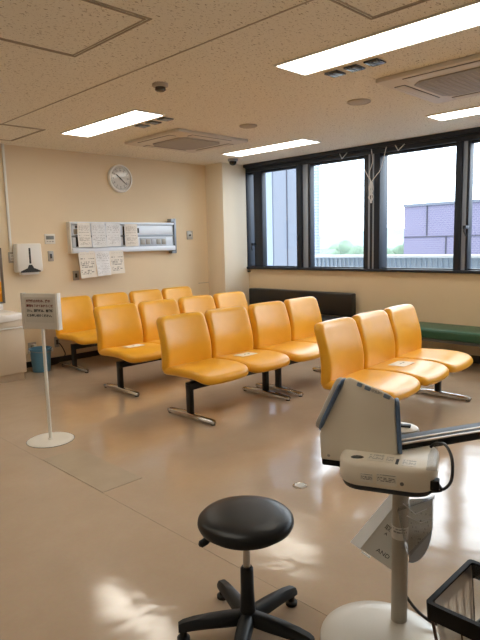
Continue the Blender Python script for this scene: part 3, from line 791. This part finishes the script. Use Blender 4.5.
# ------------------------------------------------------------------ black stool
st = empty('stool', (1.42, 1.42, 0), 0, 'black round swivel stool with a five-star base on the floor', 'stool')
seat_prof = [(0, .502), (.06, .502), (.11, .500), (.145, .494), (.168, .485), (.180, .473), (.182, .460), (.177, .448), (.160, .440), (.10, .437), (0, .437)]
MB().lathe(seat_prof, 72).build('seat', 'stool_vinyl', st)
MB().lathe([(0, .438), (.155, .438), (.15, .428), (.06, .404), (.0, .404)], 48).build('seat_plate', 'stool_plastic', st)
lv = MB(); a = math.atan2(.10, -.13)
ca, sa = math.cos(a), math.sin(a)
lv.tube([(.05*ca, .05*sa, .404), (.14*ca, .14*sa, .398), (.155*ca, .155*sa, .396)], [.006, .006, .006], 8)
lv.tube([(.140*ca, .140*sa, .402), (.150*ca, .150*sa, .396), (.172*ca, .172*sa, .384), (.178*ca, .178*sa, .380)], [.010, .014, .014, .006], 12)
lv.build('tilt_lever', 'stool_plastic', st)
MB().lathe([(0, .405), (.014, .405), (.014, .24), (0, .24)], 24).build('gas_rod', 'steel', st)
MB().lathe([(0, .278), (.020, .278), (.025, .270), (.026, .18), (.030, .095), (.045, .085), (.048, .06), (.04, .052), (0, .052)], 32).build('column', 'stool_plastic', st)
for k in range(5):
    a = math.radians(72+72*k-2)
    leg = MB(); S_ = []
    for r, hw, z0, z1 in ((.03, .030, .055, .096), (.09, .028, .052, .096), (.15, .026, .052, .093), (.21, .024, .050, .087), (.25, .022, .046, .079), (.268, .018, .044, .070)):
        S_.append([(r, -hw, z0), (r, -hw, z1-.014), (r, -hw*.55, z1), (r, hw*.55, z1), (r, hw, z1-.014), (r, hw, z0)])
    leg.rings(S_, mtx=Matrix.Rotation(a, 4, 'Z'))
    l = leg.build('leg', 'stool_plastic', st, angle=50)
    g = MB(); g.lathe([(0, 0), (.024, 0), (.025, .012), (.014, .018), (.013, .05), (0, .05)], 20, (.25*math.cos(a), .25*math.sin(a), 0)); g.build('glide', 'rubber', l)

# ------------------------------------------------------------------ blood pressure monitor on its stand
PX, PY = 1.863, 1.024
ROT = math.atan2(-.921, .389)
sd_ = empty('monitor_stand', (PX, PY, 0), ROT, 'grey pole stand on a pale round base below the blood pressure monitor', 'stand')
cR, sR = math.cos(-ROT), math.sin(-ROT)
dx, dy = 1.742-PX, 1.035-PY
bx, by = dx*cR-dy*sR, dx*sR+dy*cR
MB().lathe([(0, .022), (.15, .021), (.208, .017), (.224, .010), (.226, .003), (.222, 0), (0, 0)], 72, (bx+.003, by-.012, 0)).build('base', 'stand_base', sd_)
MB().tube([(0, 0, .018), (0, 0, .590)], .031, 28).build('pole', 'stand_pole', sd_)
MB().lathe([(.031, 0), (.0325, .001), (.0325, .049), (.031, .05)], 28, (0, 0, .365)).build('printed_tape', 'tape', sd_)

bp = empty('blood_pressure_monitor', (PX, PY, .60), ROT, 'white blood pressure monitor with slate blue rims on a pole stand', 'medical monitor')
Z = -.60
# lower tray: rounded stadium platform
def stad(x0, x1, y0, y1, R, z, n=8, d=0.):
    out = []; x0 += d; x1 -= d; y0 += d; y1 -= d; R = max(.01, R-d)
    for cx, cy, a0 in ((x1-R, y1-R, 0), (x0+R, y1-R, PI/2), (x0+R, y0+R, PI), (x1-R, y0+R, 1.5*PI)):
        for k in range(n+1): a = a0+PI/2*k/n; out.append((cx+R*math.cos(a), cy+R*math.sin(a), z))
    return out
pl = MB(); g = (-.215, .132, -.165, .135, .085)
pl.rings([stad(*g, .622+Z, d=.005), stad(*g, .628+Z, d=.001), stad(*g, .692+Z), stad(*g, .700+Z, d=.003), stad(*g, .7055+Z, d=.009), stad(*g, .708+Z, d=.018)])
pl.build('platform', 'bp_body', bp, angle=50)
pl = MB(); pl.rings([stad(*g, .592+Z, d=.035), stad(*g, .600+Z, d=.016), stad(*g, .626+Z, d=.004)])
pl.build('platform_base', 'bp_dark', bp, angle=50)
# tunnel housing
hp = [(-.300, .655), (-.305, .765), (-.205, .985), (-.190, .994), (-.045, .940), (-.022, .922), (-.008, .70), (-.03, .655)]
hs = MB().prism([(x, z+Z) for x, z in hp], -.045, .185, .014, 4)
def taper(o):
    for v in o.data.vertices:
        t_ = max(0, (v.co.z-Z-.66)/.33); v.co.z -= .42*(v.co.y+.045)*max(0., t_)
        v.co.x -= .16*(v.co.y+.045)*(v.co.x+.30)/.3
    return o
hs = taper(hs.build('housing', 'bp_body', bp, angle=30))
q = MB(); q.prism([(-.297, .630+Z), (-.298, .66+Z), (-.03, .66+Z), (-.03, .63+Z)], -.04, .18, .008); q.build('housing_base', 'bp_dark', bp)
# slanted rim of the arm opening (left) and upright rim (right)
d1 = Vector((.100, 0, .222)).normalized(); ang = math.atan2(d1.x, d1.z)
MT = Matrix.Translation((-.258, .058, .879+Z)) @ Matrix.Rotation(ang, 4, 'Y') @ Matrix.Rotation(PI/2, 4, 'Z')
rm = taper(MB().pad(.118, .126, .06, .016, .0075, mtx=MT @ Matrix.Rotation(PI, 4, 'Z')).build('arm_opening_rim', 'bp_blue', bp))
q = MB(); q.pad(.109, .122, .05, .034, .015, crown=.006, mtx=Matrix.Translation((-.009, .0, .004)) @ MT @ Matrix.Rotation(PI, 4, 'Z')); taper(q.build('cuff', 'bp_grey', bp))
MT2 = Matrix.Translation((-.006, .07, .812+Z)) @ Matrix.Rotation(math.radians(-3.6), 4, 'Y') @ Matrix.Rotation(PI/2, 4, 'Z')
taper(MB().pad(.116, .118, .05, .016, .007, mtx=MT2).build('arm_opening_rim', 'bp_blue', bp))
taper(MB().pad(.075, .085, .05, .018, .006, mtx=MT2).build('cuff', 'bp_grey', bp))
# control buttons along the sloping top
ts = math.atan2(.994-.940, .145)
def on_top(x, y): return Matrix.Translation((x, y, .994+Z-(x+.190)*math.tan(ts)+.002)) @ Matrix.Rotation(ts, 4, 'Y')
def on_face(x, dz): return Matrix.Translation((x, -.0455, .994+Z-(x+.190)*math.tan(ts)-dz)) @ Matrix.Rotation(ts, 4, 'Y')
for x, wx in ((-.150, .010), (-.120, .012), (-.050, .013)):
    q = MB(); q.box(-wx, wx, -.004, .003, -.008, .008, .0035, mtx=on_face(x, .014)); q.build('button', 'bp_blue_pale', bp)
q = MB(); q.box(-.022, .020, -.0006, .002, -.006, .006, 0, mtx=on_face(-.086, .014)); q.build('button_label', 'bp_label', bp)
q = MB(); q.box(-.06, .05, -.06, .06, -.001, .003, .002, mtx=on_top(-.118, .095)); taper(q.build('display', 'lcd', bp))
# badge, labels and slot on the platform
MB().lathe([(0, .003), (.020, .003), (.024, .001), (.024, 0), (0, 0)], 32, mtx=Matrix.Translation((-.146, -.110, .7075+Z)) @ Matrix.Rotation(.35, 4, 'Z') @ Matrix.Diagonal((1, .62, 1, 1))).build('badge', 'fix_grey', bp)
def flat(name, x0, x1, y0, y1, z, m, p=bp):
    cx, cy = (x0+x1)/2, (y0+y1)/2
    o = MB().box(x0-cx, x1-cx, y0-cy, y1-cy, 0, .0009).build(name, m, p); o.location = (cx, cy, z+Z); return o
flat('caution_label', -.108, -.050, -.128, -.062, .708, 'bp_label_top'); flat('caution_label', -.044, -.016, -.128, -.070, .708, 'bp_label_top')
flat('card_slot', -.008, .002, -.135, -.085, .708, 'dark_slot'); flat('caution_label', .014, .064, -.140, -.080, .708, 'bp_label_top')
def front(name, x0, x1, z0, z1, m):
    cx, cz = (x0+x1)/2, (z0+z1)/2
    o = MB().box(x0-cx, x1-cx, -.0006, .0006, z0-cz, z1-cz).build(name, m, bp); o.location = (cx, -.1655, cz+Z); return o
front('rating_label', -.125, -.080, .640, .672, 'bp_label'); front('rating_label', -.068, .002, .638, .678, 'bp_label'); front('rating_label', .036, .046, .642, .652, 'dark_slot') if False else None
q = MB(); q.lathe([(0, 0), (.007, 0), (.007, .001), (0, .001)], 20, mtx=Matrix.Translation((.020, -.165, .650+Z)) @ Matrix.Rotation(PI/2, 4, 'X')); q.build('seal', 'grey_ink', bp)
# screw on the housing side, clear flap, connector, cable
q = MB(); q.lathe([(0, .002), (.005, .002), (.006, 0), (0, 0)], 16, mtx=Matrix.Translation((-.268, -.045, .675+Z)) @ Matrix.Rotation(PI/2, 4, 'X')); q.build('screw', 'plate', bp)
q = MB(); q.prism([(.098, .705+Z), (.104, .76+Z), (.128, .815+Z), (.136, .815+Z), (.134, .705+Z)], -.146, -.143); q.build('clear_flap', 'clear', bp)
MB().box(.112, .142, -.135, -.095, .628+Z, .662+Z, .003).build('connector', 'bp_dark', bp)
MB().tube([(.138, -.115, .645+Z), (.155, -.115, .630+Z), (.180, -.10, .660+Z), (.180, -.06, .72+Z), (.155, .0, .75+Z), (.12, .05, .735+Z), (.10, .06, .715+Z)], .0055, 8).build('air_hose', 'cable', bp)
MB().tube([(.138, -.12, .640+Z), (.15, -.12, .628+Z), (.12, -.12, .618+Z), (.06, -.10, .604+Z)], .005, 8).build('power_lead', 'cable', bp)
# rear lobe with a dark button
q = MB(); q.lathe([(0, .030), (.05, .030), (.066, .024), (.072, .012), (.072, 0), (0, 0)], 40, (-.025, .235, .70+Z)); q.build('rear_knob', 'bp_body', bp)
q = MB(); q.box(-.05, .012, .215, .25, .729+Z, .737+Z, .004); q.build('rear_button', 'bp_dark', bp)
# long forearm rest leaving the tunnel
ar = bpy.data.objects.new('forearm_rest', None); 
a_ = math.radians(41.5)
MA = Matrix.Translation((-.05, .035, .728+Z)) @ Matrix.Rotation(a_, 4, 'Z')
q = MB(); q.box(0, .62, -.050, .058, -.034, .0, .010, mtx=MA); q.build('forearm_rest', 'bp_dark', bp)
for y in (-.004, -.040):
    q = MB(); q.box(.01, .61, y-.007, y+.007, -.002, .002, .001, mtx=MA); q.build('pale_stripe', 'cab', bp)
bpy.data.objects.remove(ar)

# leaflets hanging at the pole
lf = empty('leaflet', (PX, PY, .35), ROT, 'grey booklet hanging diagonally on the far side of the monitor pole', 'leaflet')
def sheet(name, pts, y, m, p, z0, t=.003):
    q = MB(); q.prism([(x, z-z0) for x, z in pts], y, y+t); return q.build(name, m, p)
sheet('cover', [(-.008, .500), (-.158, .266), (-.030, .196), (.10, .41)], .0365, 'leaf_grey', lf, .35)
sheet('white_page', [(-.040, .520), (-.200, .284), (-.150, .255), (.0, .500)], .0395, 'leaf_white', lf, .35)
sheet('white_page_edge', [(-.152, .256), (-.118, .237), (-.122, .230), (-.156, .249)], .0385, 'leaf_white', lf, .35)
tb = Matrix.Translation((-.098, .0360, .268-.35)) @ Matrix.Rotation(math.radians(28), 4, 'Y') @ UP
text_mesh('lettering', 'AND', .026, 'black_ink', lf, tb)
text_mesh('lettering', '取', .026, 'black_ink', lf, Matrix.Translation((-.066, .0360, .372-.35)) @ Matrix.Rotation(math.radians(28), 4, 'Y') @ UP)
text_mesh('lettering', 'A', .018, 'black_ink', lf, Matrix.Translation((-.066, .0360, .345-.35)) @ Matrix.Rotation(math.radians(28), 4, 'Y') @ UP)
pk = empty('leaflet_pocket', (PX, PY, .43), ROT, 'clear acrylic pocket holding a grey leaflet in front of the monitor pole', 'leaflet holder')
sheet('leaflet_sheet', [(.036, .545), (.118, .562), (.120, .445), (.034, .330)], -.052, 'leaf', pk, .43)
cv = [(.038, .292), (.036, .395), (.119, .455)]+[(.119-.083*(1-math.cos(t)), .455-.165*math.sin(t)) for t in [PI/2*k/8 for k in range(1, 8)]]
sheet('curved_leaflet', cv, -.046, 'leaf_dark', pk, .43, .002)
q = MB(); q.prism([(-.004, .505-.43), (.034, .330-.43), (.042, .330-.43), (.122, .450-.43), (.125, .575-.43)], -.072, -.070)
q.prism([(-.004, .505-.43), (.125, .575-.43), (.125, .571-.43), (-.004, .501-.43)], -.072, -.046)
q.prism([(-.004, .505-.43), (.0, .505-.43), (.038, .330-.43), (.034, .330-.43)], -.072, -.046)
q.build('clear_pocket', 'clear', pk)
q = MB(); q.tube([(.015, -.071, .105), (.06, -.078, .075), (.10, -.075, .10)], .0022, 6); q.tube([(.03, -.073, .06), (.08, -.08, .045), (.12, -.074, .065)], .0022, 6); q.build('pocket_lip', 'white_cord', pk)
# mains cable of the stand, lying on its base
w2 = MB(); w2.tube([(PX+.034, PY+.018, .188), (PX+.035, PY+.014, .16), (PX+.038, PY+.004, .12), (PX+.046, PY-.04, .065), (PX+.052, PY-.10, .036), (PX+.072, PY-.17, .028), (PX+.14, PY-.215, .012), (PX+.26, PY-.235, .008), (PX+.36, PY-.30, .008)], .006, 8)
tag(w2.build('mains_cable', 'cable'), 'black cable running down from the monitor pole over its round base', 'cord')

# ------------------------------------------------------------------ wire bin with a clear bag
BZ = .40
bn = empty('waste_bin', (1.675, .50, 0), 0, 'black open-top waste bin with a clear bag beside the monitor stand', 'waste bin')
def ring_(x0, x1, y0, y1, R, z, d=0.): return stad(x0, x1, y0, y1, R, z, 3, d)
G = (-.165, .160, -.24, .245, .014)
rim = MB(); rim.rings([ring_(*G, BZ-.055, .004), ring_(*G, BZ, 0), ring_(*G, BZ, .016), ring_(*G, BZ-.055, .018), ring_(*G, BZ-.055, .004)], False, False)
rim.build('rim', 'bin', bn, angle=30)
bs = MB(); bs.rings([ring_(*G, .0, .06), ring_(*G, .02, .058)]); bs.build('base', 'bin', bn)
top_ = ring_(*G, BZ-.05, .012); bot_ = ring_(*G, .015, .06)
per = len(top_)
for k in range(per):
    if k % 4 in (1, 3):
        a, b_ = Vector(top_[k]), Vector(bot_[k]); MB().tube([a, a.lerp(b_, .5)+Vector((0, 0, 0)), b_], .003, 6).build('wire', 'wire', bn)
for k in range(4):                                             # the wires along the straight sides
    A, B = top_[k*4+3], top_[(k*4+4) % per]; A2, B2 = bot_[k*4+3], bot_[(k*4+4) % per]
    for f_ in (.2, .4, .6, .8): MB().tube([Vector(A).lerp(Vector(B), f_), Vector(A2).lerp(Vector(B2), f_)], .003, 6).build('wire', 'wire', bn)
lb = MB(); 
def crump(z, d): return [(x+.006*noise.noise((x*30, y*30, z*9)), y+.006*noise.noise((y*30, x*30, z*9+5)), z) for x, y, z in ring_(*G, z, d)]
lb.rings([crump(BZ-.004, .020), crump(.30, .030), crump(.2, .042), crump(.10, .055), crump(.025, .066)], False, True)
lb.build('clear_bag', 'liner', bn)

# floor socket cap
fc = empty('floor_socket_cap', (2.594, 2.112, 0), 0, 'small shiny round metal cap set in the floor', 'floor cap')
MB().lathe([(.046, 0), (.044, .005), (.034, .008), (.03, .006)], 32).build('ring', 'chrome', fc)
MB().lathe([(0, .0065), (.031, .0062), (.031, 0), (0, 0)], 32).build('lid', 'plate', fc)

# ------------------------------------------------------------------ sky and lights
wd = bpy.data.worlds.new('bright_sky'); scn.world = wd; wd.use_nodes = True
t = wd.node_tree; N, L = t.nodes, t.links
bg = N['Background']; bg.inputs['Strength'].default_value = 4.0
tc = N.new('ShaderNodeTexCoord'); sx = N.new('ShaderNodeSeparateXYZ'); L.new(tc.outputs['Generated'], sx.inputs[0])
rp = N.new('ShaderNodeValToRGB'); e = rp.color_ramp.elements
e[0].position = .0; e[0].color = (.80, .90, 1.0, 1); e[1].position = .35; e[1].color = (.97, .99, 1.0, 1)
L.new(sx.outputs['Z'], rp.inputs['Fac']); L.new(rp.outputs['Color'], bg.inputs['Color'])

# ------------------------------------------------------------------ camera
cam = bpy.data.cameras.new('camera'); co = bpy.data.objects.new('camera', cam); COL.objects.link(co); scn.camera = co
yaw, pitch, roll = (math.radians(a) for a in (44.909, 7.767, 1.378))
f_ = Vector((math.sin(yaw)*math.cos(pitch), math.cos(yaw)*math.cos(pitch), -math.sin(pitch)))
r_ = Vector((math.cos(yaw), -math.sin(yaw), 0)); d_ = f_.cross(r_)
r2 = math.cos(roll)*r_+math.sin(roll)*d_; d2 = -math.sin(roll)*r_+math.cos(roll)*d_
mw = Matrix((( r2.x, -d2.x, -f_.x, 0), (r2.y, -d2.y, -f_.y, 0), (r2.z, -d2.z, -f_.z, 1.5), (0, 0, 0, 1)))
co.matrix_world = mw
cam.sensor_fit = 'VERTICAL'; cam.sensor_height = 36; cam.lens = 565.0/640*36
cam.clip_start = .05; cam.clip_end = 400

scn.view_settings.view_transform = 'Standard'; scn.view_settings.look = 'None'
scn.view_settings.exposure = 1.0
scn.cycles.use_denoising = True
scn.cycles.max_bounces = 10; scn.cycles.diffuse_bounces = 5; scn.cycles.transparent_max_bounces = 16
scn.cycles.sample_clamp_indirect = 6
